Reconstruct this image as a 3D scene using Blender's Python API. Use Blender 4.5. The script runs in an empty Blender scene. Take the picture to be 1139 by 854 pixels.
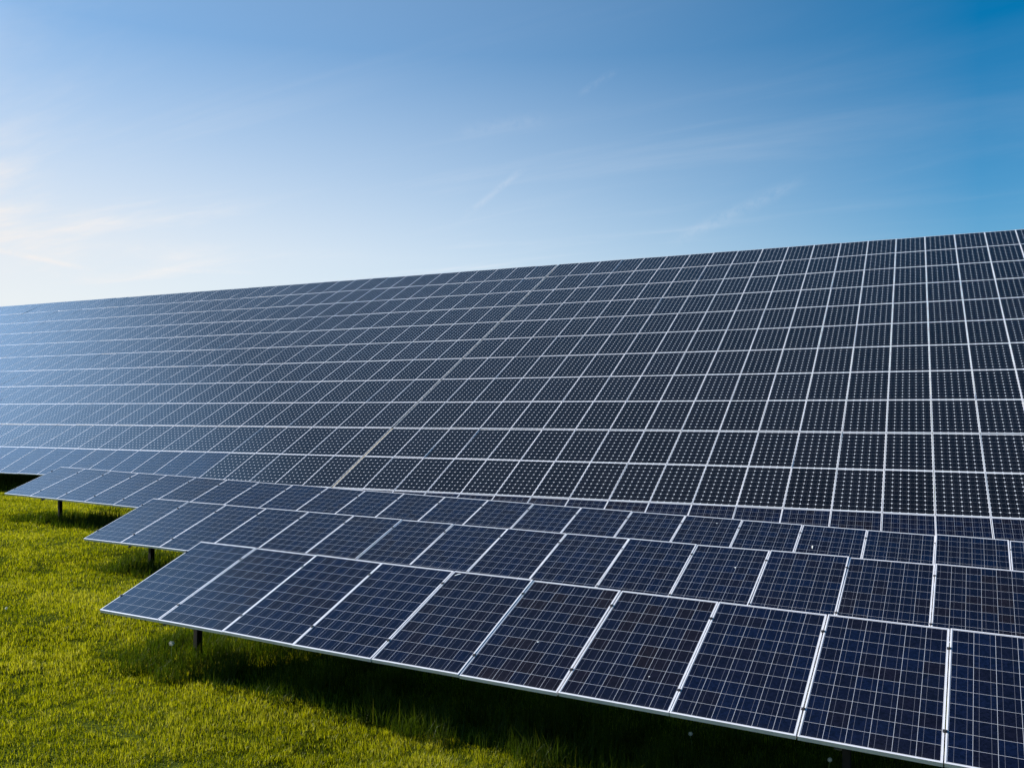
import bpy, bmesh, math, random
import numpy as np
from mathutils import Matrix, Vector

random.seed(11)
RNG = np.random.default_rng(7)
S = bpy.context.scene
C = S.collection
H = 3.25                                   # eye height above the lawn

# ------------------------------------------------------------------ camera
cam_d = bpy.data.cameras.new('camera')
cam_d.sensor_fit = 'HORIZONTAL'
cam_d.sensor_width = 36.0
FPX = 974.41
cam_d.lens = FPX / 1139.0 * 36.0
cam_d.clip_start = 0.05
cam_d.clip_end = 20000.0
cam = bpy.data.objects.new('camera', cam_d)
C.objects.link(cam)
YAW, PITCH, ROLL = -0.49069, 0.01019, 0.00413
fw = Vector((math.sin(YAW) * math.cos(PITCH), math.cos(YAW) * math.cos(PITCH), math.sin(PITCH)))
r0 = Vector((math.cos(YAW), -math.sin(YAW), 0))
u0 = r0.cross(fw)
rt = math.cos(ROLL) * r0 + math.sin(ROLL) * u0
up = -math.sin(ROLL) * r0 + math.cos(ROLL) * u0
EYE = Vector((0, 0, H))
M = Matrix((rt, up, -fw)).transposed().to_4x4()
M.translation = EYE
cam.matrix_world = M
S.camera = cam

# ------------------------------------------------------------------ sky, sun, exposure
SUN_EL, SUN_AZ = math.radians(26.0), math.radians(-94.0)     # azimuth from +Y towards +X
sun_dir = Vector((math.sin(SUN_AZ) * math.cos(SUN_EL), math.cos(SUN_AZ) * math.cos(SUN_EL), math.sin(SUN_EL)))
world = bpy.data.worlds.new("World")
S.world = world
world.use_nodes = True
SKY_STRENGTH = 0.0655
SUN_STRENGTH = 5.0
EXPOSURE = 0.95


def N(nt, kind, **kw):
    n = nt.nodes.new(kind)
    for k, v in kw.items():
        if k.startswith('i_'):
            n.inputs[k[2:].replace('_', ' ')].default_value = v
        elif k.startswith('n') and k[1:].isdigit():
            n.inputs[int(k[1:])].default_value = v
        else:
            setattr(n, k, v)
    return n


def math_node(nt, op, a, b=None, c=None, clamp=False):
    n = nt.nodes.new('ShaderNodeMath')
    n.operation = op
    n.use_clamp = clamp
    for i, v in enumerate((a, b, c)):
        if v is None:
            continue
        if isinstance(v, (int, float)):
            n.inputs[i].default_value = v
        else:
            nt.links.new(v, n.inputs[i])
    return n.outputs[0]


def vmath(nt, op, a, b=None):
    n = nt.nodes.new('ShaderNodeVectorMath')
    n.operation = op
    for i, v in enumerate((a, b)):
        if v is None:
            continue
        if isinstance(v, (tuple, Vector)):
            n.inputs[i].default_value = tuple(v)
        else:
            nt.links.new(v, n.inputs[i])
    return n.outputs['Value'] if op in ('DOT_PRODUCT', 'LENGTH', 'DISTANCE') else n.outputs[0]


def smooth(nt, x, lo, hi, a=0.0, b=1.0):
    n = nt.nodes.new('ShaderNodeMapRange')
    n.interpolation_type = 'SMOOTHSTEP'
    nt.links.new(x, n.inputs[0])
    n.inputs[1].default_value, n.inputs[2].default_value = lo, hi
    n.inputs[3].default_value, n.inputs[4].default_value = a, b
    return n.outputs[0]


def mixc(nt, fac, a, b, blend='MIX'):
    n = nt.nodes.new('ShaderNodeMix')
    n.data_type = 'RGBA'
    n.blend_type = blend
    for sock, v in ((n.inputs[0], fac), (n.inputs[6], a), (n.inputs[7], b)):
        if isinstance(v, (int, float)):
            sock.default_value = v
        elif isinstance(v, tuple):
            sock.default_value = v if len(v) == 4 else (*v, 1)
        else:
            nt.links.new(v, sock)
    return n.outputs[2]


def build_sky():
    nt = world.node_tree
    bg = nt.nodes['Background']
    sky = N(nt, 'ShaderNodeTexSky', sky_type='NISHITA', sun_disc=False)
    sky.sun_elevation = SUN_EL
    sky.sun_rotation = SUN_AZ
    sky.altitude = 0
    sky.air_density = 1.0
    sky.dust_density = 0.3
    sky.ozone_density = 5.0
    hs = N(nt, 'ShaderNodeHueSaturation', i_Hue=0.489, i_Saturation=1.45, i_Value=1.0)
    nt.links.new(sky.outputs[0], hs.inputs['Color'])
    tc = N(nt, 'ShaderNodeTexCoord')
    d = vmath(nt, 'NORMALIZE', tc.outputs['Generated'])
    sep = N(nt, 'ShaderNodeSeparateXYZ')
    nt.links.new(d, sep.inputs[0])
    # thin cirrus: the view direction carried to a high flat layer
    zc = math_node(nt, 'MAXIMUM', sep.outputs[2], 0.03)
    zc = math_node(nt, 'ADD', zc, 0.10)
    comb = N(nt, 'ShaderNodeCombineXYZ')
    nt.links.new(math_node(nt, 'DIVIDE', sep.outputs[0], zc), comb.inputs[0])
    nt.links.new(math_node(nt, 'DIVIDE', sep.outputs[1], zc), comb.inputs[1])
    mp = N(nt, 'ShaderNodeMapping')
    mp.inputs['Rotation'].default_value = (0, 0, math.radians(28))
    mp.inputs['Scale'].default_value = (0.35, 1.3, 1)
    nt.links.new(comb.outputs[0], mp.inputs[0])
    nz = N(nt, 'ShaderNodeTexNoise', i_Scale=1.1, i_Detail=9.0, i_Roughness=0.62, i_Distortion=0.5)
    nt.links.new(mp.outputs[0], nz.inputs['Vector'])
    wisps = smooth(nt, nz.outputs[0], 0.46, 0.80)
    sd = vmath(nt, 'DOT_PRODUCT', d, tuple(sun_dir))
    # veil of cirrus lies on the sunward side of the sky and low down
    west = math_node(nt, 'MULTIPLY', sep.outputs[0], -1.0)
    west = math_node(nt, 'MAXIMUM', west, 0.0)
    lowness = math_node(nt, 'DIVIDE', math_node(nt, 'SUBTRACT', 0.36, sep.outputs[2]), 0.21, clamp=True)
    high = smooth(nt, sep.outputs[2], 0.40, 0.64, 1.0, 0.55)
    veil = math_node(nt, 'MULTIPLY', math_node(nt, 'MULTIPLY', west, high), math_node(nt, 'ADD', math_node(nt, 'MULTIPLY', lowness, 0.60), 0.40))
    veil = math_node(nt, 'ADD', veil, math_node(nt, 'MULTIPLY', lowness, 0.115))
    body = math_node(nt, 'ADD', math_node(nt, 'MULTIPLY', wisps, 0.42), 0.86)
    veil = math_node(nt, 'MULTIPLY', veil, body, clamp=True)
    thin = math_node(nt, 'MULTIPLY', wisps, 0.02)
    cover = math_node(nt, 'ADD', veil, thin, clamp=True)
    # condensation trails, each a short arc of a great circle
    fine = N(nt, 'ShaderNodeTexNoise', i_Scale=60.0, i_Detail=5.0, i_Roughness=0.7)
    nt.links.new(d, fine.inputs['Vector'])
    for a, b, wid, stg in TRAILS:
        a, b = Vector(a).normalized(), Vector(b).normalized()
        n = a.cross(b).normalized()
        mid = (a + b).normalized()
        half = mid.angle(a)
        across = math_node(nt, 'ABSOLUTE', vmath(nt, 'DOT_PRODUCT', d, tuple(n)))
        across = math_node(nt, 'ADD', across, math_node(nt, 'MULTIPLY', math_node(nt, 'SUBTRACT', fine.outputs[0], 0.5), wid * 1.6))
        m1 = smooth(nt, across, wid, 0.0)
        along = vmath(nt, 'DOT_PRODUCT', d, tuple(mid))
        m2 = smooth(nt, along, math.cos(half), math.cos(half * 0.35))
        m = math_node(nt, 'MULTIPLY', math_node(nt, 'MULTIPLY', m1, m2), stg)
        m = math_node(nt, 'MULTIPLY', m, smooth(nt, fine.outputs[0], 0.3, 0.65))
        cover = math_node(nt, 'ADD', cover, m, clamp=True)
    cloud_light = smooth(nt, sd, 0.3, 0.9, 8.2, 7.0)
    cc = N(nt, 'ShaderNodeCombineColor')
    nt.links.new(math_node(nt, 'MULTIPLY', cloud_light, 1.01), cc.inputs[0])
    nt.links.new(math_node(nt, 'MULTIPLY', cloud_light, 0.975), cc.inputs[1])
    nt.links.new(math_node(nt, 'MULTIPLY', cloud_light, 0.960), cc.inputs[2])
    # the bright ring of scattered light round the sun
    glow = math_node(nt, 'POWER', smooth(nt, sd, 0.83, 0.975), 1.0)
    gl = mixc(nt, glow, (0, 0, 0), (5.2, 9.6, 16.0))
    aure = mixc(nt, 1.0, mixc(nt, cover, hs.outputs[0], cc.outputs[0]), gl, 'ADD')
    nt.links.new(aure, bg.inputs[0])
    bg.inputs[1].default_value = SKY_STRENGTH


def pix_dir(x, y):
    v = fw + (x - 569.5) / FPX * rt - (y - 427) / FPX * up
    return v.normalized()


# where the trails hang in the sky (azimuth / elevation as unit directions)
TRAILS = [
    (pix_dir(508, 248), pix_dir(592, 180), 0.0060, 0.085),
    (pix_dir(735, 275), pix_dir(905, 195), 0.0120, 0.075),
    (pix_dir(640, 108), pix_dir(690, 76), 0.0060, 0.05),
    (pix_dir(-40, 270), pix_dir(110, 302), 0.0045, 0.14),
    (pix_dir(120, 298), pix_dir(300, 304), 0.004, 0.06),
    (pix_dir(500, 150), pix_dir(620, 130), 0.014, 0.045),
]
build_sky()

sun_l = bpy.data.lights.new('sun', 'SUN')
sun_l.energy = SUN_STRENGTH
sun_l.angle = math.radians(0.53)
sun_l.color = (1.0, 0.94, 0.84)
sun = bpy.data.objects.new('sun', sun_l)
sun.rotation_euler = sun_dir.to_track_quat('Z', 'Y').to_euler()
sun.location = sun_dir * 200
C.objects.link(sun)

vs = S.view_settings
vs.view_transform = 'Standard'
vs.look = 'None'
vs.exposure = EXPOSURE
vs.gamma = 1.0
vs.use_curve_mapping = False


# ------------------------------------------------------------------ small helpers
def tag(o, label=None, cat=None, group=None, kind=None):
    if label: o['label'] = label
    if cat: o['category'] = cat
    if group: o['group'] = group
    if kind: o['kind'] = kind
    return o


def empty(name, loc):
    o = bpy.data.objects.new(name, None)
    o.location = loc
    o.empty_display_size = 0.3
    C.objects.link(o)
    return o


def link(name, mesh, parent=None, basis=None):
    o = bpy.data.objects.new(name, mesh)
    C.objects.link(o)
    if parent is not None:
        o.parent = parent
    if basis is not None:
        o.matrix_basis = basis
    return o


def mesh_from(name, verts, faces, mats, midx=None, uvs=None, smooth_=False):
    me = bpy.data.meshes.new(name)
    me.from_pydata([tuple(v) for v in verts], [], faces)
    for m in mats:
        me.materials.append(m)
    if midx is not None:
        me.polygons.foreach_set('material_index', np.array(midx, dtype=np.int32))
    if uvs is not None:
        l = me.uv_layers.new(name='UVMap')
        l.data.foreach_set('uv', np.array(uvs, dtype=np.float32).ravel())
    if smooth_:
        me.polygons.foreach_set('use_smooth', np.ones(len(me.polygons), dtype=bool))
    me.update()
    return me


class Geo:
    """collects boxes and bars given in any frame, then becomes ONE mesh"""

    def __init__(self):
        self.v, self.f = [], []

    def prism(self, outline, o, ax, ay, az, length):
        """outline (list of 2D points, counter-clockwise seen against az) swept along az"""
        n = len(outline)
        b = len(self.v)
        for t in (0, length):
            for (x, y) in outline:
                self.v.append(o + ax * x + ay * y + az * t)
        self.f.append([b + i for i in range(n)][::-1])
        self.f.append([b + n + i for i in range(n)])
        for i in range(n):
            j = (i + 1) % n
            self.f.append([b + i, b + j, b + n + j, b + n + i])
        return self

    def box(self, o, ax, ay, az, sx, sy, sz):
        return self.prism([(-sx / 2, -sy / 2), (sx / 2, -sy / 2), (sx / 2, sy / 2), (-sx / 2, sy / 2)], o, ax, ay, az, sz)

    def mesh(self, name, mat):
        return mesh_from(name, self.v, self.f, [mat])


X, Y, Z = Vector((1, 0, 0)), Vector((0, 1, 0)), Vector((0, 0, 1))


def sstep(a, b, x):
    t = np.clip((x - a) / (b - a), 0, 1)
    return t * t * (3 - 2 * t)


def ground_z(x, y):
    x = np.asarray(x, dtype=float)
    y = np.asarray(y, dtype=float)
    near = 0.022 * np.sin(x * 0.9 + 1.3) * np.cos(y * 0.75 + 0.4) + 0.014 * np.sin(x * 2.1 - y * 1.4)
    fade = np.exp(-((x + 10) ** 2 + (y - 10) ** 2) / 3000.0)
    dip = -0.26 * sstep(14.6, 18.6, y) - 0.55 * sstep(15.0, 17.8, y) * sstep(-25, -16, x)
    far = sstep(60, 400, np.hypot(x, y)) * 1.5 * np.sin(x * 0.006 + 1) * np.cos(y * 0.005)
    return near * fade + dip + far


# ------------------------------------------------------------------ materials
def new_mat(name):
    m = bpy.data.materials.new(name)
    m.use_nodes = True
    nt = m.node_tree
    return m, nt, nt.nodes['Principled BSDF']


def panel_material(name, cw, ch, mono):
    m, nt, p = new_mat(name)
    uv = N(nt, 'ShaderNodeUVMap', uv_map='UVMap')
    sep = N(nt, 'ShaderNodeSeparateXYZ')
    nt.links.new(uv.outputs[0], sep.inputs[0])
    gx = math_node(nt, 'ADD', math_node(nt, 'DIVIDE', sep.outputs[0], cw), 3.0)
    gy = math_node(nt, 'ADD', math_node(nt, 'DIVIDE', sep.outputs[1], ch), 5.0)
    ix, iy = math_node(nt, 'FLOOR', gx), math_node(nt, 'FLOOR', gy)
    fx, fy = math_node(nt, 'FRACT', gx), math_node(nt, 'FRACT', gy)
    ex = math_node(nt, 'MULTIPLY', math_node(nt, 'MINIMUM', fx, math_node(nt, 'SUBTRACT', 1.0, fx)), cw)
    ey = math_node(nt, 'MULTIPLY', math_node(nt, 'MINIMUM', fy, math_node(nt, 'SUBTRACT', 1.0, fy)), ch)
    inx = math_node(nt, 'LESS_THAN', math_node(nt, 'ABSOLUTE', sep.outputs[0]), 3 * cw)
    iny = math_node(nt, 'LESS_THAN', math_node(nt, 'ABSOLUTE', sep.outputs[1]), 5 * ch)
    ingrid = math_node(nt, 'MULTIPLY', inx, iny)
    # panel seed: a mesh attribute (merged panels) plus the object's own random number
    at = N(nt, 'ShaderNodeAttribute', attribute_name='seed')
    oi = N(nt, 'ShaderNodeObjectInfo')
    seed = math_node(nt, 'ADD', at.outputs['Fac'], oi.outputs['Random'])
    prand = N(nt, 'ShaderNodeTexWhiteNoise', noise_dimensions='1D')
    nt.links.new(math_node(nt, 'MULTIPLY', seed, 91.7), prand.inputs['W'])
    comb = N(nt, 'ShaderNodeCombineXYZ')
    nt.links.new(ix, comb.inputs[0])
    nt.links.new(iy, comb.inputs[1])
    nt.links.new(math_node(nt, 'MULTIPLY', seed, 517.3), comb.inputs[2])
    cell = N(nt, 'ShaderNodeTexWhiteNoise', noise_dimensions='3D')
    nt.links.new(comb.outputs[0], cell.inputs['Vector'])
    if mono:
        gapw = 0.0011
        corner = math_node(nt, 'LESS_THAN', math_node(nt, 'ADD', ex, ey), 0.0225)
        base = mixc(nt, cell.outputs['Value'], (0.0026, 0.0027, 0.0040), (0.0046, 0.0044, 0.0060))
        base = mixc(nt, math_node(nt, 'MULTIPLY', prand.outputs['Value'], 0.55), base, (0.0062, 0.0066, 0.0100))
    else:
        gapw = 0.0014
        corner = None
        ramp = N(nt, 'ShaderNodeValToRGB')
        cr = ramp.color_ramp
        cr.elements[0].position, cr.elements[0].color = 0.0, (0.0033, 0.0060, 0.0200, 1)
        cr.elements[1].position, cr.elements[1].color = 1.0, (0.0080, 0.0056, 0.0078, 1)
        for pos, col in ((0.30, (0.0040, 0.0053, 0.0150, 1)), (0.55, (0.0042, 0.0050, 0.0130, 1)), (0.80, (0.0058, 0.0048, 0.0095, 1))):
            e = cr.elements.new(pos)
            e.color = col
        bias = math_node(nt, 'MULTIPLY', math_node(nt, 'SUBTRACT', prand.outputs['Value'], 0.48), 0.36)
        t = math_node(nt, 'ADD', math_node(nt, 'MULTIPLY', cell.outputs['Value'], 0.85), bias, clamp=True)
        nt.links.new(t, ramp.inputs[0])
        # crystal grains of the cast silicon
        geo = N(nt, 'ShaderNodeCombineXYZ')
        nt.links.new(sep.outputs[0], geo.inputs[0])
        nt.links.new(sep.outputs[1], geo.inputs[1])
        nt.links.new(math_node(nt, 'MULTIPLY', seed, 40.0), geo.inputs[2])
        vo = N(nt, 'ShaderNodeTexVoronoi', i_Scale=55.0)
        nt.links.new(geo.outputs[0], vo.inputs['Vector'])
        sepc = N(nt, 'ShaderNodeSeparateColor')
        nt.links.new(vo.outputs['Color'], sepc.inputs[0])
        grain = math_node(nt, 'ADD', math_node(nt, 'MULTIPLY', sepc.outputs[0], 0.7), 0.65)
        gv = N(nt, 'ShaderNodeCombineColor')
        for k in range(3):
            nt.links.new(grain, gv.inputs[k])
        base = mixc(nt, 1.0, ramp.outputs[0], gv.outputs[0], 'MULTIPLY')
    # two bus bars down each cell
    bus = None
    for q in (0.25, 0.75):
        b = math_node(nt, 'LESS_THAN', math_node(nt, 'ABSOLUTE', math_node(nt, 'SUBTRACT', fx, q)), 0.0011 / cw if not mono else 0.0006 / cw)
        bus = b if bus is None else math_node(nt, 'MAXIMUM', bus, b)
    col = mixc(nt, bus, base, (0.115, 0.118, 0.145))
    gap = math_node(nt, 'LESS_THAN', math_node(nt, 'MINIMUM', ex, ey), gapw)
    if mono:
        gap = math_node(nt, 'MULTIPLY', gap, 0.55)
        gap = math_node(nt, 'MAXIMUM', gap, corner)
    white = math_node(nt, 'MAXIMUM', gap, math_node(nt, 'SUBTRACT', 1.0, ingrid))
    col = mixc(nt, white, col, (0.55, 0.56, 0.60) if mono else (0.40, 0.41, 0.45))
    # a film of dust, a little more along the lower frame
    dn = N(nt, 'ShaderNodeTexNoise', i_Scale=2.3, i_Detail=6.0, i_Roughness=0.65)
    wp = N(nt, 'ShaderNodeNewGeometry')
    nt.links.new(wp.outputs['Position'], dn.inputs['Vector'])
    low = smooth(nt, sep.outputs[1], -0.72, -0.83, 0.0, 0.012)
    dust = math_node(nt, 'ADD', smooth(nt, dn.outputs[0], 0.42, 0.80, 0.0, 0.004), low)
    col = mixc(nt, dust, col, (0.34, 0.31, 0.26))
    nt.links.new(col, p.inputs['Base Color'])
    rough = math_node(nt, 'ADD', smooth(nt, dn.outputs[0], 0.3, 0.75, 0.07, 0.15), math_node(nt, 'MULTIPLY', prand.outputs['Value'], 0.05))
    nt.links.new(rough, p.inputs['Roughness'])
    p.inputs['IOR'].default_value = 1.32
    p.inputs['Specular Tint'].default_value = (0.88, 0.92, 0.96, 1) if mono else (0.70, 0.86, 1.0, 1)
    return m


MAT = {}


def simple(name, col, rough, metal=0.0, noise=None):
    m, nt, p = new_mat(name)
    p.inputs['Roughness'].default_value = rough
    p.inputs['Metallic'].default_value = metal
    if noise:
        sc, amt = noise
        geo = N(nt, 'ShaderNodeNewGeometry')
        nz = N(nt, 'ShaderNodeTexNoise', i_Scale=sc, i_Detail=5.0, i_Roughness=0.6)
        nt.links.new(geo.outputs['Position'], nz.inputs['Vector'])
        dark = tuple(c * (1 - amt) for c in col)
        lite = tuple(min(1, c * (1 + amt * 0.6)) for c in col)
        f = smooth(nt, nz.outputs[0], 0.3, 0.7)
        nt.links.new(mixc(nt, f, dark, lite), p.inputs['Base Color'])
    else:
        p.inputs['Base Color'].default_value = (*col, 1)
    MAT[name] = m
    return m


MAT['poly'] = panel_material('polycrystalline_laminate', 0.1595, 0.1600, False)
MAT['poly_wall'] = panel_material('polycrystalline_laminate_long', 0.1605, 0.1660, False)
MAT['mono'] = panel_material('monocrystalline_laminate', 0.1605, 0.1660, True)
simple('aluminium_frame', (0.75, 0.74, 0.775), 0.34, 0.15, (6.0, 0.10))
simple('backsheet', (0.55, 0.55, 0.56), 0.6)
simple('clamp_metal', (0.045, 0.045, 0.05), 0.5, 0.6)
simple('galvanised_steel', (0.20, 0.205, 0.21), 0.55, 0.5, (9.0, 0.35))
simple('weathered_steel', (0.022, 0.018, 0.015), 0.7, 0.3, (12.0, 0.4))
simple('seam_batten', (0.30, 0.25, 0.17), 0.7, 0.0, (8.0, 0.25))
simple('dropping', (0.72, 0.71, 0.68), 0.8)
simple('dandelion_fluff', (0.78, 0.78, 0.74), 0.9)
simple('dandelion_stem', (0.10, 0.13, 0.035), 0.6)


def ground_material():
    m, nt, p = new_mat('lawn_soil')
    geo = N(nt, 'ShaderNodeNewGeometry')
    n1 = N(nt, 'ShaderNodeTexNoise', i_Scale=9.0, i_Detail=8.0, i_Roughness=0.7)
    n2 = N(nt, 'ShaderNodeTexNoise', i_Scale=0.35, i_Detail=5.0, i_Roughness=0.6)
    for n in (n1, n2):
        nt.links.new(geo.outputs['Position'], n.inputs['Vector'])
    a = mixc(nt, smooth(nt, n1.outputs[0], 0.35, 0.7), (0.011, 0.013, 0.002), (0.022, 0.028, 0.003))
    b = mixc(nt, smooth(nt, n2.outputs[0], 0.35, 0.7), a, (0.075, 0.095, 0.016))
    nt.links.new(b, p.inputs['Base Color'])
    p.inputs['Roughness'].default_value = 0.95
    p.inputs['Specular IOR Level'].default_value = 0.0
    bp = N(nt, 'ShaderNodeBump', i_Strength=0.6, i_Distance=0.03)
    nt.links.new(n1.outputs[0], bp.inputs['Height'])
    nt.links.new(bp.outputs[0], p.inputs['Normal'])
    return m


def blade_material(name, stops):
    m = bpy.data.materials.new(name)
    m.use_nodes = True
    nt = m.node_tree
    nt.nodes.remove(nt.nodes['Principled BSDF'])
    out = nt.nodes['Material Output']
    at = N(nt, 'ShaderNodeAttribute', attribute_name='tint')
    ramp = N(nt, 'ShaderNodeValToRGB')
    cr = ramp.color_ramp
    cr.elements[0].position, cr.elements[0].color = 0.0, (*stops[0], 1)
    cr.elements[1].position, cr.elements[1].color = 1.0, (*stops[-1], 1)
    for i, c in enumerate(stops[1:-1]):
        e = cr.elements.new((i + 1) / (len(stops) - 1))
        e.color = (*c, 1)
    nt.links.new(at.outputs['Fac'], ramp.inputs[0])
    df = N(nt, 'ShaderNodeBsdfDiffuse')
    tr = N(nt, 'ShaderNodeBsdfTranslucent')
    gl = N(nt, 'ShaderNodeBsdfGlossy', i_Roughness=0.42)
    gl.inputs['Color'].default_value = (0.9, 0.95, 0.8, 1)
    nt.links.new(ramp.outputs[0], df.inputs[0])
    tcol = mixc(nt, 1.0, ramp.outputs[0], (1.35, 1.35, 0.35, 1), 'MULTIPLY')
    nt.links.new(tcol, tr.inputs[0])
    m1 = N(nt, 'ShaderNodeMixShader', n0=0.45)
    nt.links.new(df.outputs[0], m1.inputs[1])
    nt.links.new(tr.outputs[0], m1.inputs[2])
    m2 = N(nt, 'ShaderNodeMixShader', n0=0.008)
    nt.links.new(m1.outputs[0], m2.inputs[1])
    nt.links.new(gl.outputs[0], m2.inputs[2])
    nt.links.new(m2.outputs[0], out.inputs[0])
    return m


MAT['soil'] = ground_material()
MAT['grass'] = blade_material('mown_grass', [(0.056, 0.078, 0.002), (0.180, 0.194, 0.002), (0.265, 0.258, 0.005), (0.36, 0.34, 0.085)])
MAT['tall'] = blade_material('tall_grass', [(0.015, 0.028, 0.003), (0.026, 0.046, 0.004), (0.042, 0.064, 0.005), (0.10, 0.11, 0.025)])  # greens darkened so the shade under the rows goes nearly black

# ------------------------------------------------------------------ ground sheet to the horizon
def build_ground():
    def axis(lo, hi, step, far):
        core = np.arange(lo, hi + 1e-6, step)
        out = [core]
        g = step
        x = hi
        right = []
        while x < far:
            g *= 1.35
            x += g
            right.append(x)
        g = step
        x = lo
        left = []
        while x > -far:
            g *= 1.35
            x -= g
            left.append(x)
        return np.concatenate([np.array(left[::-1]), core, np.array(right)])
    xs = axis(-40, 14, 0.4, 4000)
    ys = axis(0, 34, 0.4, 4000)
    gx, gy = np.meshgrid(xs, ys)
    gz = ground_z(gx, gy)
    v = np.stack([gx, gy, gz], -1).reshape(-1, 3)
    nx, ny = len(xs), len(ys)
    i = np.arange(ny - 1)[:, None] * nx + np.arange(nx - 1)[None, :]
    f = np.stack([i, i + 1, i + nx + 1, i + nx], -1).reshape(-1, 4)
    me = mesh_from('ground', v.tolist(), f.tolist(), [MAT['soil']], smooth_=True)
    tag(link('ground', me), kind='structure')


build_ground()

# ------------------------------------------------------------------ module meshes
FR_D, LIP = 0.036, 0.0115


def laminate_mesh(name, w, l, mat):
    a, b = w / 2 - 0.004, l / 2 - 0.004
    t = -0.0025
    d = -0.0085
    v = [(-a, -b, t), (a, -b, t), (a, b, t), (-a, b, t), (-a, -b, d), (a, -b, d), (a, b, d), (-a, b, d)]
    f = [(0, 1, 2, 3), (7, 6, 5, 4)]
    uv = [(v[i][0], v[i][1]) for q in f for i in q]
    me = mesh_from(name, v, f, [mat, MAT['backsheet']], [0, 1], uv)
    return me


def frame_mesh(name, w, l, LIP=LIP):
    A, B = w / 2, l / 2
    a, b = A - LIP, B - LIP
    c, d = A - 0.0025, B - 0.0025              # inner side of the outer wall
    v, f = [], []

    def ring(x, y, z):
        k = len(v)
        v.extend([(-x, -y, z), (x, -y, z), (x, y, z), (-x, y, z)])
        return k
    ch = 0.0012
    rings = [ring(a, b, -0.0022), ring(a, b, 0.0), ring(A - ch, B - ch, 0.0), ring(A, B, -ch), ring(A, B, -FR_D), ring(A - 0.022, B - 0.022, -FR_D)]
    for r, s in zip(rings[:-1], rings[1:]):
        for i in range(4):
            j = (i + 1) % 4
            f.append((r + i, s + i, s + j, r + j))
    me = mesh_from(name, v, f, [MAT['aluminium_frame']])
    return me


W_MOD = 0.990
L_ROW, L_WALL, L_POLYW = 1.640, 1.711, 1.668
MESH = {
    'poly': (laminate_mesh('solar_panel_blue', W_MOD, L_ROW, MAT['poly']), frame_mesh('panel_frame_row', W_MOD, L_ROW), L_ROW),
    'polyw': (laminate_mesh('solar_panel_blue_long', W_MOD, L_WALL, MAT['poly_wall']), frame_mesh('panel_frame_long', W_MOD, L_WALL, 0.0100), L_WALL),
    'mono': (laminate_mesh('solar_panel_black', W_MOD, L_WALL, MAT['mono']), frame_mesh('panel_frame_black', W_MOD, L_WALL, 0.0100), L_WALL),
}


def axes(a, b, th):
    U = Vector((1, a, b)).normalized()
    V = Vector((0, math.cos(th), math.sin(th)))
    V = (V - V.dot(U) * U).normalized()
    return U, V, U.cross(V).normalized()


def project(p):
    d = p - EYE
    z = d.dot(fw)
    if z < 0.1:
        return None
    return (569.5 + FPX * d.dot(rt) / z, 427 - FPX * d.dot(up) / z)


def panel_matrix(O, U, V, Nn, u, v, lift=0.0, jit=1.0):
    """frame of a module centred at O + u U + v V, with the small errors of a real mounting"""
    m = Matrix((U, V, Nn)).transposed().to_4x4()
    m.translation = O + U * (u + random.gauss(0, 0.0012) * jit) + V * (v + random.gauss(0, 0.0025) * jit) + Nn * (lift + random.gauss(0, 0.0012) * jit)
    rx, ry = random.gauss(0, 0.0034) * jit, random.gauss(0, 0.0034) * jit
    return m @ Matrix.Rotation(rx, 4, 'X') @ Matrix.Rotation(ry, 4, 'Y') @ Matrix.Rotation(random.gauss(0, 0.0006) * jit, 4, 'Z')


def add_panel(root, kind, mat4):
    lam, fr, _ = MESH[kind]
    base = Matrix.Translation(-root.location) @ mat4
    o = link('solar_panel', lam, root, base)
    link('frame', fr, o)
    return o


def clamp_mesh():
    g = Geo()
    g.prism([(-0.016, 0.001), (0.016, 0.001), (0.016, 0.0045), (0.006, 0.0055), (-0.006, 0.0055), (-0.016, 0.0045)], Vector((0, 0.015, 0)), X, Z, -Y, 0.030)
    hexa = [(0.0065 * math.cos(k * math.pi / 3), 0.0065 * math.sin(k * math.pi / 3)) for k in range(6)]
    g.prism(hexa, Vector((0, 0, 0.005)), X, Y, Z, 0.006)
    g.box(Vector((0, 0, -0.03)), X, Y, Z, 0.006, 0.03, 0.032)
    return g.mesh('clamp', MAT['clamp_metal'])


CLAMP = clamp_mesh()


def c_channel(h, w, t):
    return [(-w / 2, -h / 2), (w / 2, -h / 2), (w / 2, -h / 2 + t), (-w / 2 + t, -h / 2 + t), (-w / 2 + t, h / 2 - t), (w / 2, h / 2 - t), (w / 2, h / 2), (-w / 2, h / 2)]


def add_rail(root, p0, p1, up_, w, h, mat='galvanised_steel', name='rail'):
    d = (p1 - p0)
    ln = d.length
    d.normalize()
    side = up_.cross(d).normalized()
    g = Geo()
    g.prism(c_channel(h, w, 0.005), p0 - root.location, side, d.cross(side).normalized(), d, ln)
    return link(name, g.mesh(name, MAT[mat]), root)


def add_post(root, x, y, ztop, mat='weathered_steel', w=0.06, h=0.085, name='post'):
    zb = float(ground_z(x, y)) - 0.4
    g = Geo()
    g.prism(c_channel(h, w, 0.006), Vector((x, y, zb)) - root.location, X, Y, Z, ztop - zb)
    return link(name, g.mesh(name, MAT[mat]), root)


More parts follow.
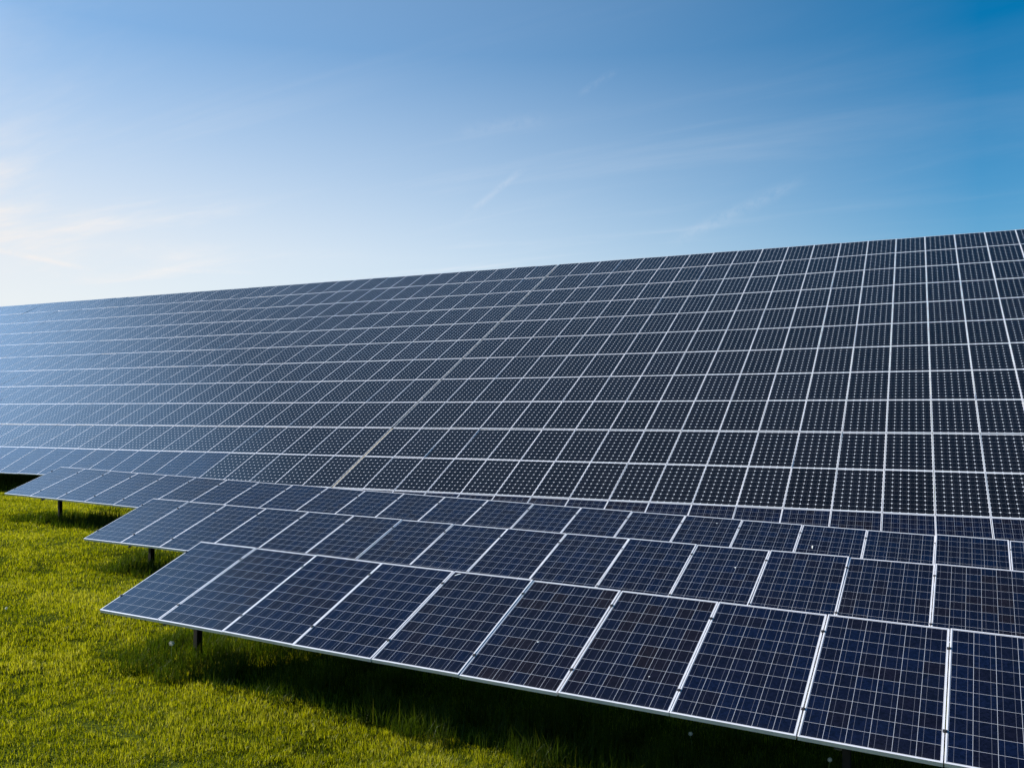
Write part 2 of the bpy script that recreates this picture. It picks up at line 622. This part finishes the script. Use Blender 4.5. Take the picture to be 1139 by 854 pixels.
# ------------------------------------------------------------------ single rows of panels standing in the grass
def single_row(O, U, V, Nn, n, post_i, pitch, label):
    gz = float(ground_z(O.x, O.y))
    root = empty('solar_panel_row', (O.x, O.y, gz))
    tag(root, label, 'solar array', 'single rows of blue solar panels')
    panels = []
    for i in range(n):
        panels.append(add_panel(root, 'poly', panel_matrix(O, U, V, Nn, i + 0.5, L_ROW / 2)))
    rails = (0.31, 1.36)
    base = Matrix((U, V, Nn)).transposed().to_4x4()
    for i in range(0, n + 1):
        for s in rails:
            m = base.copy()
            m.translation = O + U * (i + (0.004 if i == 0 else (-0.004 if i == n else 0))) + V * (s + random.gauss(0, 0.012)) - root.location
            link('clamp', CLAMP, root, m)
    for s in rails:
        a = O + V * s - Nn * (FR_D + 0.032)
        add_rail(root, a - U * 0.04, a + U * (n + 0.04), Nn, 0.042, 0.058)
    i = post_i
    while i < n:
        # rafter under both rails, carried by one driven post
        a = O + U * i + V * 0.14 - Nn * (FR_D + 0.105)
        b = O + U * i + V * 1.52 - Nn * (FR_D + 0.105)
        add_rail(root, a, b, Nn, 0.055, 0.085, name='rafter')
        t = O + U * i + V * 0.68 - Nn * (FR_D + 0.15)
        add_post(root, t.x, t.y, t.z)
        i += pitch
    return root, panels


UP3 = Vector((0, 0, H))
ROWS = {}
for key, (o, a, b, th, n, pi, pp, lab) in {
    'A': ((-9.23001, 6.89845, -2.59310), 0.0, 0.00052, 0.36418, 15, 0.87, 7.4,
          'foremost and lowest row of large blue solar panels, with tall shaded grass below it'),
    'B': ((-14.48242, 10.47149, -2.68931), 0.00352, 0.00246, 0.34936, 20, 0.97, 3.9,
          'middle one of the three blue panel rows, between the foremost row and the third'),
    'C': ((-21.59087, 13.40490, -2.57034), 0.01546, -0.00886, 0.34783, 28, 1.17, 4.4,
          'hindmost of the three blue panel rows, directly below the tall black array'),
}.items():
    U, V, Nn = axes(a, b, th)
    ROWS[key] = (Vector(o) + UP3, U, V, Nn, n)
    ROWS[key] += single_row(Vector(o) + UP3, U, V, Nn, n, pi, pp, lab)

# ------------------------------------------------------------------ the tall array: two sections with a seam between them
WO = Vector((-15.85788, 19.04876, -2.63519)) + UP3
WU, WV, WN = axes(0.05516, 0.01218, 0.46195)
LW = 1.72461
GAP = 0.074
STEP = 0.018                                # upper rows stand this much proud


def tall_section(i0, i1, gap, label, rows, poly_of, post_step, post_first):
    edge = WO + WU * (i0 + gap) + WV * (rows[0] * LW)
    root = empty('tall_solar_array', (edge.x, edge.y, float(ground_z(edge.x, edge.y))))
    tag(root, label, 'solar array', 'sections of the tall black solar array')
    cells = []
    for r in rows:
        for i in range(i0, i1):
            kind = 'polyw' if poly_of(i, r) else 'mono'
            lift = STEP if r >= 2 else 0.0
            m = panel_matrix(WO, WU, WV, WN, i + 0.5 + gap, (r + 0.5) * LW, lift)
            q = [project(m @ Vector((sx * .49, sy * .85, 0))) for sx, sy in ((-1, -1), (1, -1), (1, 1), (-1, 1))]
            vis = 0.0
            if all(q):
                ar = 0.5 * abs(sum(q[k][0] * q[(k + 1) % 4][1] - q[(k + 1) % 4][0] * q[k][1] for k in range(4)))
                cx, cy = sum(p[0] for p in q) / 4, sum(p[1] for p in q) / 4
                inside = -8 < cx < 1147 and 0 < cy < 854
                # what stands behind the top edge of the third row is mostly hidden
                O3, U3, V3 = ROWS['C'][:3]
                hid = False
                t3 = [project(O3 + U3 * k + V3 * L_ROW) for k in range(0, 29)]
                for e, f in zip(t3[:-1], t3[1:]):
                    if e and f and e[0] <= cx <= f[0]:
                        ye = e[1] + (f[1] - e[1]) * (cx - e[0]) / (f[0] - e[0])
                        hid = cy > ye
                vis = ar * (1.0 if inside else 0.0) * (0.2 if hid else 1.0)
            cells.append((vis, kind, m))
    order = sorted(range(len(cells)), key=lambda k: -cells[k][0])
    parts = set(order[:99])
    rest_v, rest_f, rest_m, rest_uv, rest_seed = [], [], [], [], []
    mats = [MAT['mono'], MAT['poly_wall'], MAT['backsheet'], MAT['aluminium_frame']]
    for k, (vis, kind, m) in enumerate(cells):
        if k in parts:
            add_panel(root, kind, m)
            continue
        base = Matrix.Translation(-root.location) @ m
        sd = random.random() * 5
        for me, idx in ((MESH[kind][0], (1 if kind == 'polyw' else 0, 2)), (MESH[kind][1], (3,))):
            b = len(rest_v)
            rest_v.extend([base @ v.co for v in me.vertices])
            uvl = me.uv_layers[0].data if me.uv_layers else None
            for p in me.polygons:
                rest_f.append([b + i for i in p.vertices])
                rest_m.append(idx[p.material_index])
                rest_seed.append(sd)
                for li in p.loop_indices:
                    rest_uv.append(tuple(uvl[li].uv) if uvl else (0, 0))
    me = mesh_from('far_solar_panels', rest_v, rest_f, mats, rest_m, rest_uv)
    at = me.attributes.new('seed', 'FLOAT', 'FACE')
    at.data.foreach_set('value', np.array(rest_seed, dtype=np.float32))
    tag(link('solar_panel', me, root), kind='stuff')
    # purlins, rafters and posts behind the glass
    ua, ub = i0 + gap, i1 + gap
    for r in rows:
        lift = STEP if r >= 2 else 0.0
        for s in (0.2, 0.8):
            a = WO + WV * ((r + s) * LW) + WN * (lift - FR_D - 0.045)
            add_rail(root, a + WU * (ua - 0.02 if ua < 0 else ua - 0.03), a + WU * (ub - 0.01), WN, 0.05, 0.085)
    if i1 == 0:
        # weathered strip bridging the joint to the next section
        g = Geo()
        o = WO + WU * (GAP * 0.5) + WV * (0.01 * LW) - WN * 0.016 - root.location
        g.box(o, WU, WN, WV, GAP - 0.030, 0.012, LW * 10.98)
        link('joint_strip', g.mesh('joint_strip', MAT['seam_batten']), root)
    i = post_first
    k = 0
    while i < i1:
        a = WO + WU * (i + gap) + WV * ((rows[0] + 0.1) * LW) - WN * (FR_D + 0.19)
        b = WO + WU * (i + gap) + WV * ((rows[-1] + 0.9) * LW) - WN * (FR_D + 0.19)
        add_rail(root, a, b, WN, 0.09, 0.19, name='rafter')
        for s in (rows[0] + 0.32, rows[0] + 4.2, rows[0] + 8.3):
            t = WO + WU * (i + gap) + WV * (s * LW) - WN * (FR_D + 0.27)
            add_post(root, t.x, t.y, t.z, 'galvanised_steel', 0.10, 0.14)
        i += post_step
        k += 1
    return root


tall_section(-62, 0, 0.0, 'long left section of the tall array, hazy blue with sky reflections, above a black gap',
             list(range(0, 11)), lambda i, r: r == 0 and i < -5, 4.0, -60.85 + 0.6)
tall_section(0, 27, GAP, 'dark right section of the tall array, black panels with white dots under deep blue sky',
             list(range(-1, 11)), lambda i, r: r < 0, 4.0, 1.2)

# ------------------------------------------------------------------ grass
def noise2(x, y, scale, seed):
    """smooth value noise, numpy"""
    r = np.random.default_rng(seed)
    tab = r.random((256, 256))
    u, v = x / scale, y / scale
    i, j = np.floor(u).astype(int), np.floor(v).astype(int)
    fu, fv = u - i, v - j
    fu, fv = fu * fu * (3 - 2 * fu), fv * fv * (3 - 2 * fv)
    g = lambda a, b: tab[a % 256, b % 256]
    return (g(i, j) * (1 - fu) + g(i + 1, j) * fu) * (1 - fv) + (g(i, j + 1) * (1 - fu) + g(i + 1, j + 1) * fu) * fv


def blades(name, x, y, length, width, lean, tint, mat):
    n = len(x)
    z = ground_z(x, y) - 0.004
    az = RNG.random(n) * 2 * np.pi
    fa = az + np.pi / 2 + RNG.normal(0, 0.5, n)
    dx, dy = np.cos(az), np.sin(az)
    wx, wy = np.cos(fa) * width / 2, np.sin(fa) * width / 2
    l1 = lean * 0.35
    l2 = np.minimum(lean * 1.35, 1.45)
    h1 = length * 0.52
    mx, my, mz = dx * np.sin(l1) * h1, dy * np.sin(l1) * h1, np.cos(l1) * h1
    h2 = length * 0.48
    tx, ty, tz = mx + dx * np.sin(l2) * h2, my + dy * np.sin(l2) * h2, mz + np.cos(l2) * h2
    v = np.empty((n, 5, 3), dtype=np.float32)
    v[:, 0] = np.stack([x - wx, y - wy, z], -1)
    v[:, 1] = np.stack([x + wx, y + wy, z], -1)
    v[:, 2] = np.stack([x + mx + wx * .8, y + my + wy * .8, z + mz], -1)
    v[:, 3] = np.stack([x + mx - wx * .8, y + my - wy * .8, z + mz], -1)
    v[:, 4] = np.stack([x + tx, y + ty, z + tz], -1)
    b = (np.arange(n) * 5)[:, None]
    loops = np.concatenate([b + 0, b + 1, b + 2, b + 3, b + 3, b + 2, b + 4], axis=1).astype(np.int32)
    me = bpy.data.meshes.new(name)
    me.vertices.add(n * 5)
    me.vertices.foreach_set('co', v.ravel())
    me.loops.add(n * 7)
    me.loops.foreach_set('vertex_index', loops.ravel())
    me.polygons.add(n * 2)
    st = np.stack([np.arange(n) * 7, np.arange(n) * 7 + 4], -1).ravel().astype(np.int32)
    me.polygons.foreach_set('loop_start', st)
    me.materials.append(mat)
    a = me.attributes.new('tint', 'FLOAT', 'FACE')
    a.data.foreach_set('value', np.repeat(tint, 2).astype(np.float32))
    me.update(calc_edges=True)
    me.validate()
    return link(name, me)


def strips():
    out = []
    for k in 'ABC':
        O, U, V, Nn, n = ROWS[k][:5]
        out.append((O.x - 0.15, O.x + n, O.y - 0.02, O.y + 1.62))
    out.append((-60, -16, 18.25, 22.5))
    return out


STRIPS = strips()


def in_strip(x, y, grow=0.0):
    m = np.zeros(len(x), bool)
    for (x0, x1, y0, y1) in STRIPS:
        edge = (noise2(x, y, 0.22, 5) - 0.5) * 0.34
        m |= (x > x0 + edge * 1.6 - grow) & (x < x1) & (y > y0 + edge - grow) & (y < y1 + edge + grow)
    return m


def view_points(n_try, dmin, dmax, power, az0, az1):
    """points on the lawn, denser near the eye: areal density falls as 1/d**power"""
    e = 2 - power
    u = RNG.random(n_try)
    d = (dmin ** e + u * (dmax ** e - dmin ** e)) ** (1 / e)
    az = az0 + RNG.random(n_try) * (az1 - az0)
    return d * np.sin(az), d * np.cos(az), d


def build_grass():
    x, y, d = view_points(1600000, 4.6, 48, 1.45, math.radians(-76), math.radians(8))
    # keep to the open lawn (left of and in front of the rows) and a margin under them
    keep = (y < 20.5) & (x < 3.0)
    Oa, Ob, Oc = ROWS['A'][0], ROWS['B'][0], ROWS['C'][0]
    keep &= ~((x > Oa.x + 2.6) & (y > Oa.y + 1.9))
    keep &= ~((x > Ob.x + 4.5) & (y > Ob.y + 1.9))
    keep &= ~((x > Oc.x + 6.5) & (y > Oc.y + 1.9))
    x, y, d = x[keep], y[keep], d[keep]
    n = len(x)
    patch = noise2(x, y, 1.1, 1) * 0.6 + noise2(x, y, 0.35, 2) * 0.4
    tuft = noise2(x, y, 0.11, 3)
    hollow = sstep(0.62, 0.78, noise2(x + 31, y * 1.6 + 7, 0.42, 14) * 0.7 + noise2(x, y, 0.2, 15) * 0.3)
    ln = (0.026 + 0.036 * tuft + 0.034 * patch) * (1 - 0.42 * hollow) * RNG.uniform(0.6, 1.35, n)
    wd = 0.0052 * (np.maximum(d, 6) / 7.0) ** 0.72 * RNG.uniform(0.7, 1.35, n)
    lean = np.abs(RNG.normal(0.55, 0.38, n))
    tint = np.clip(0.42 + (patch - 0.5) * 0.85 + (tuft - 0.5) * 0.25 + RNG.normal(0, 0.24, n), 0, 1)
    tint = np.clip(tint - 0.30 * hollow, 0, 1)
    pale_blade = RNG.random(n) < 0.05  # a few pale dry blades, also painted in as highlights on the lawn
    tint[pale_blade] = RNG.uniform(0.85, 1.0, int(pale_blade.sum()))
    gone = RNG.random(n) < 0.15 * hollow
    x, y, d, ln, wd, lean, tint = (q[~gone] for q in (x, y, d, ln, wd, lean, tint))
    o = blades('mown_grass', x, y, ln, wd, lean, tint, MAT['grass'])
    tag(o, 'short sunlit yellow-green mown grass in front of the panel rows', 'grass', kind='stuff')

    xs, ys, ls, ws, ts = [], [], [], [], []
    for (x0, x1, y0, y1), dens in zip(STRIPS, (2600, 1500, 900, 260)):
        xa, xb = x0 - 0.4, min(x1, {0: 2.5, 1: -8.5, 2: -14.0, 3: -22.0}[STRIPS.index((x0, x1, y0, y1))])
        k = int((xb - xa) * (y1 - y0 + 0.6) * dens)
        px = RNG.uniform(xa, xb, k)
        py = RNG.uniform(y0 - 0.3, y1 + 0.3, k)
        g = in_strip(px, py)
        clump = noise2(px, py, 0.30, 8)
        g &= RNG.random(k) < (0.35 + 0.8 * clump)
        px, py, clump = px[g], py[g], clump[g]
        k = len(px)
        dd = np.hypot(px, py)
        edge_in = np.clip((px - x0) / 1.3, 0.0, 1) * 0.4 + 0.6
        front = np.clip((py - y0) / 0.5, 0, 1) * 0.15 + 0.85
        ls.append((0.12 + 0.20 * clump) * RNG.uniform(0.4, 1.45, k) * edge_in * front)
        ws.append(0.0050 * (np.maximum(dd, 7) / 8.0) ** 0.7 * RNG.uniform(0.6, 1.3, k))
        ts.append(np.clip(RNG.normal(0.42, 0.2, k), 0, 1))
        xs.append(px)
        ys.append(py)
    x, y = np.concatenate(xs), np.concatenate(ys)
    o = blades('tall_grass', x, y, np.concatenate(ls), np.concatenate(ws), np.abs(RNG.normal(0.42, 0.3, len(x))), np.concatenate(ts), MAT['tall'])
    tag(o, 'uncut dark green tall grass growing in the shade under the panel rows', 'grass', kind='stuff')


build_grass()

# ------------------------------------------------------------------ dandelion clocks
def on_ground(px, py, lift=0.0):
    """a place on the lawn seen along a line of sight"""
    v = fw + (px - 569.5) / FPX * rt - (py - 427) / FPX * up
    p = EYE + v * (-(H - lift) / v.z)
    for _ in range(4):
        z = float(ground_z(p.x, p.y)) + lift
        p = EYE + v * ((z - H) / v.z)
    return p


def dandelion(px, py, h, rad, label):
    top = on_ground(px, py, h)
    g0 = float(ground_z(top.x, top.y))
    root = empty('dandelion', (top.x, top.y, g0))
    tag(root, label, 'dandelion', 'white dandelion clocks in the grass')
    g = Geo()
    lean = Vector((random.uniform(-.25, .25) * h, random.uniform(-.25, .25) * h, 0))
    pts = [-lean, -lean * 0.35 + Vector((0, 0, h * 0.5)), Vector((0, 0, h))]
    for a, b in zip(pts[:-1], pts[1:]):
        dz = (b - a)
        sx = dz.orthogonal().normalized()
        sy = dz.normalized().cross(sx)
        g.prism([(0.003 * math.cos(t * math.pi / 3), 0.003 * math.sin(t * math.pi / 3)) for t in range(6)], a, sx, sy, dz.normalized(), dz.length + 0.002)
    link('stem', g.mesh('stem', MAT['dandelion_stem']), root)
    # the clock: a seed core with many fine parasols
    v, f = [], []
    c = Vector((0, 0, h + rad * 0.6))
    ga = math.pi * (3 - math.sqrt(5))
    nn = 150
    for k in range(nn):
        zz = 1 - 2 * (k + .5) / nn
        rr = math.sqrt(1 - zz * zz)
        d = Vector((rr * math.cos(k * ga), rr * math.sin(k * ga), zz))
        s = d.orthogonal().normalized()
        t = d.cross(s)
        q = rad * random.uniform(0.85, 1.05)
        b = len(v)
        v.extend([c + s * 0.0007, c - s * 0.0007, c + d * q])
        f.append((b, b + 1, b + 2))
        for j in range(3):
            e = (s * math.cos(j * 2.1) + t * math.sin(j * 2.1)) * rad * 0.20
            b = len(v)
            v.extend([c + d * q * 0.93, c + d * q + e + t * 0.0015, c + d * q + e - t * 0.0015])
            f.append((b, b + 1, b + 2))
    link('seed_head', mesh_from('seed_head', v, f, [MAT['dandelion_fluff']]), root)


dandelion(191, 717, 0.27, 0.030, 'biggest white dandelion clock, beside the left post of the foremost row')
dandelion(768, 817, 0.26, 0.018, 'pale dandelion clock in the black shade below the eighth foremost panel')
dandelion(923, 846, 0.28, 0.018, 'dandelion clock at the bottom edge of the photo, under the right foremost panels')
dandelion(7, 677, 0.07, 0.018, 'dandelion clock alone in the sunny lawn at the far left')

# ------------------------------------------------------------------ bird droppings on the glass
def dropping(panel, x, y, length, width, ang):
    v, f = [], []
    n = 12
    ca, sa = math.cos(ang), math.sin(ang)
    for ring, z in ((1.0, -0.0022), (0.55, 0.0008)):
        for k in range(n):
            t = 2 * math.pi * k / n
            r = (1 + 0.22 * math.sin(3 * t + x * 50) + 0.12 * math.sin(5 * t)) * ring
            a, b = math.cos(t) * r * length / 2, math.sin(t) * r * width / 2
            v.append((x + a * ca - b * sa, y + a * sa + b * ca, z))
    for k in range(n):
        j = (k + 1) % n
        f.append((k, j, n + j, n + k))
    f.append(tuple(range(n, 2 * n)))
    link('bird_dropping', mesh_from('bird_dropping', v, f, [MAT['dropping']]), panel)


PA, PB, PC = ROWS['A'][6], ROWS['B'][6], ROWS['C'][6]
dropping(PA[4], -0.42, 0.76, 0.075, 0.022, 0.75)
dropping(PA[5], 0.02, -0.18, 0.022, 0.016, 0.3)
dropping(PA[6], 0.20, -0.42, 0.016, 0.012, 0.3)
dropping(PC[19], -0.25, 0.10, 0.020, 0.10, 0.1)
dropping(PC[17], 0.10, 0.62, 0.025, 0.02, 0.4)
dropping(PB[11], 0.15, 0.30, 0.02, 0.03, 0.2)
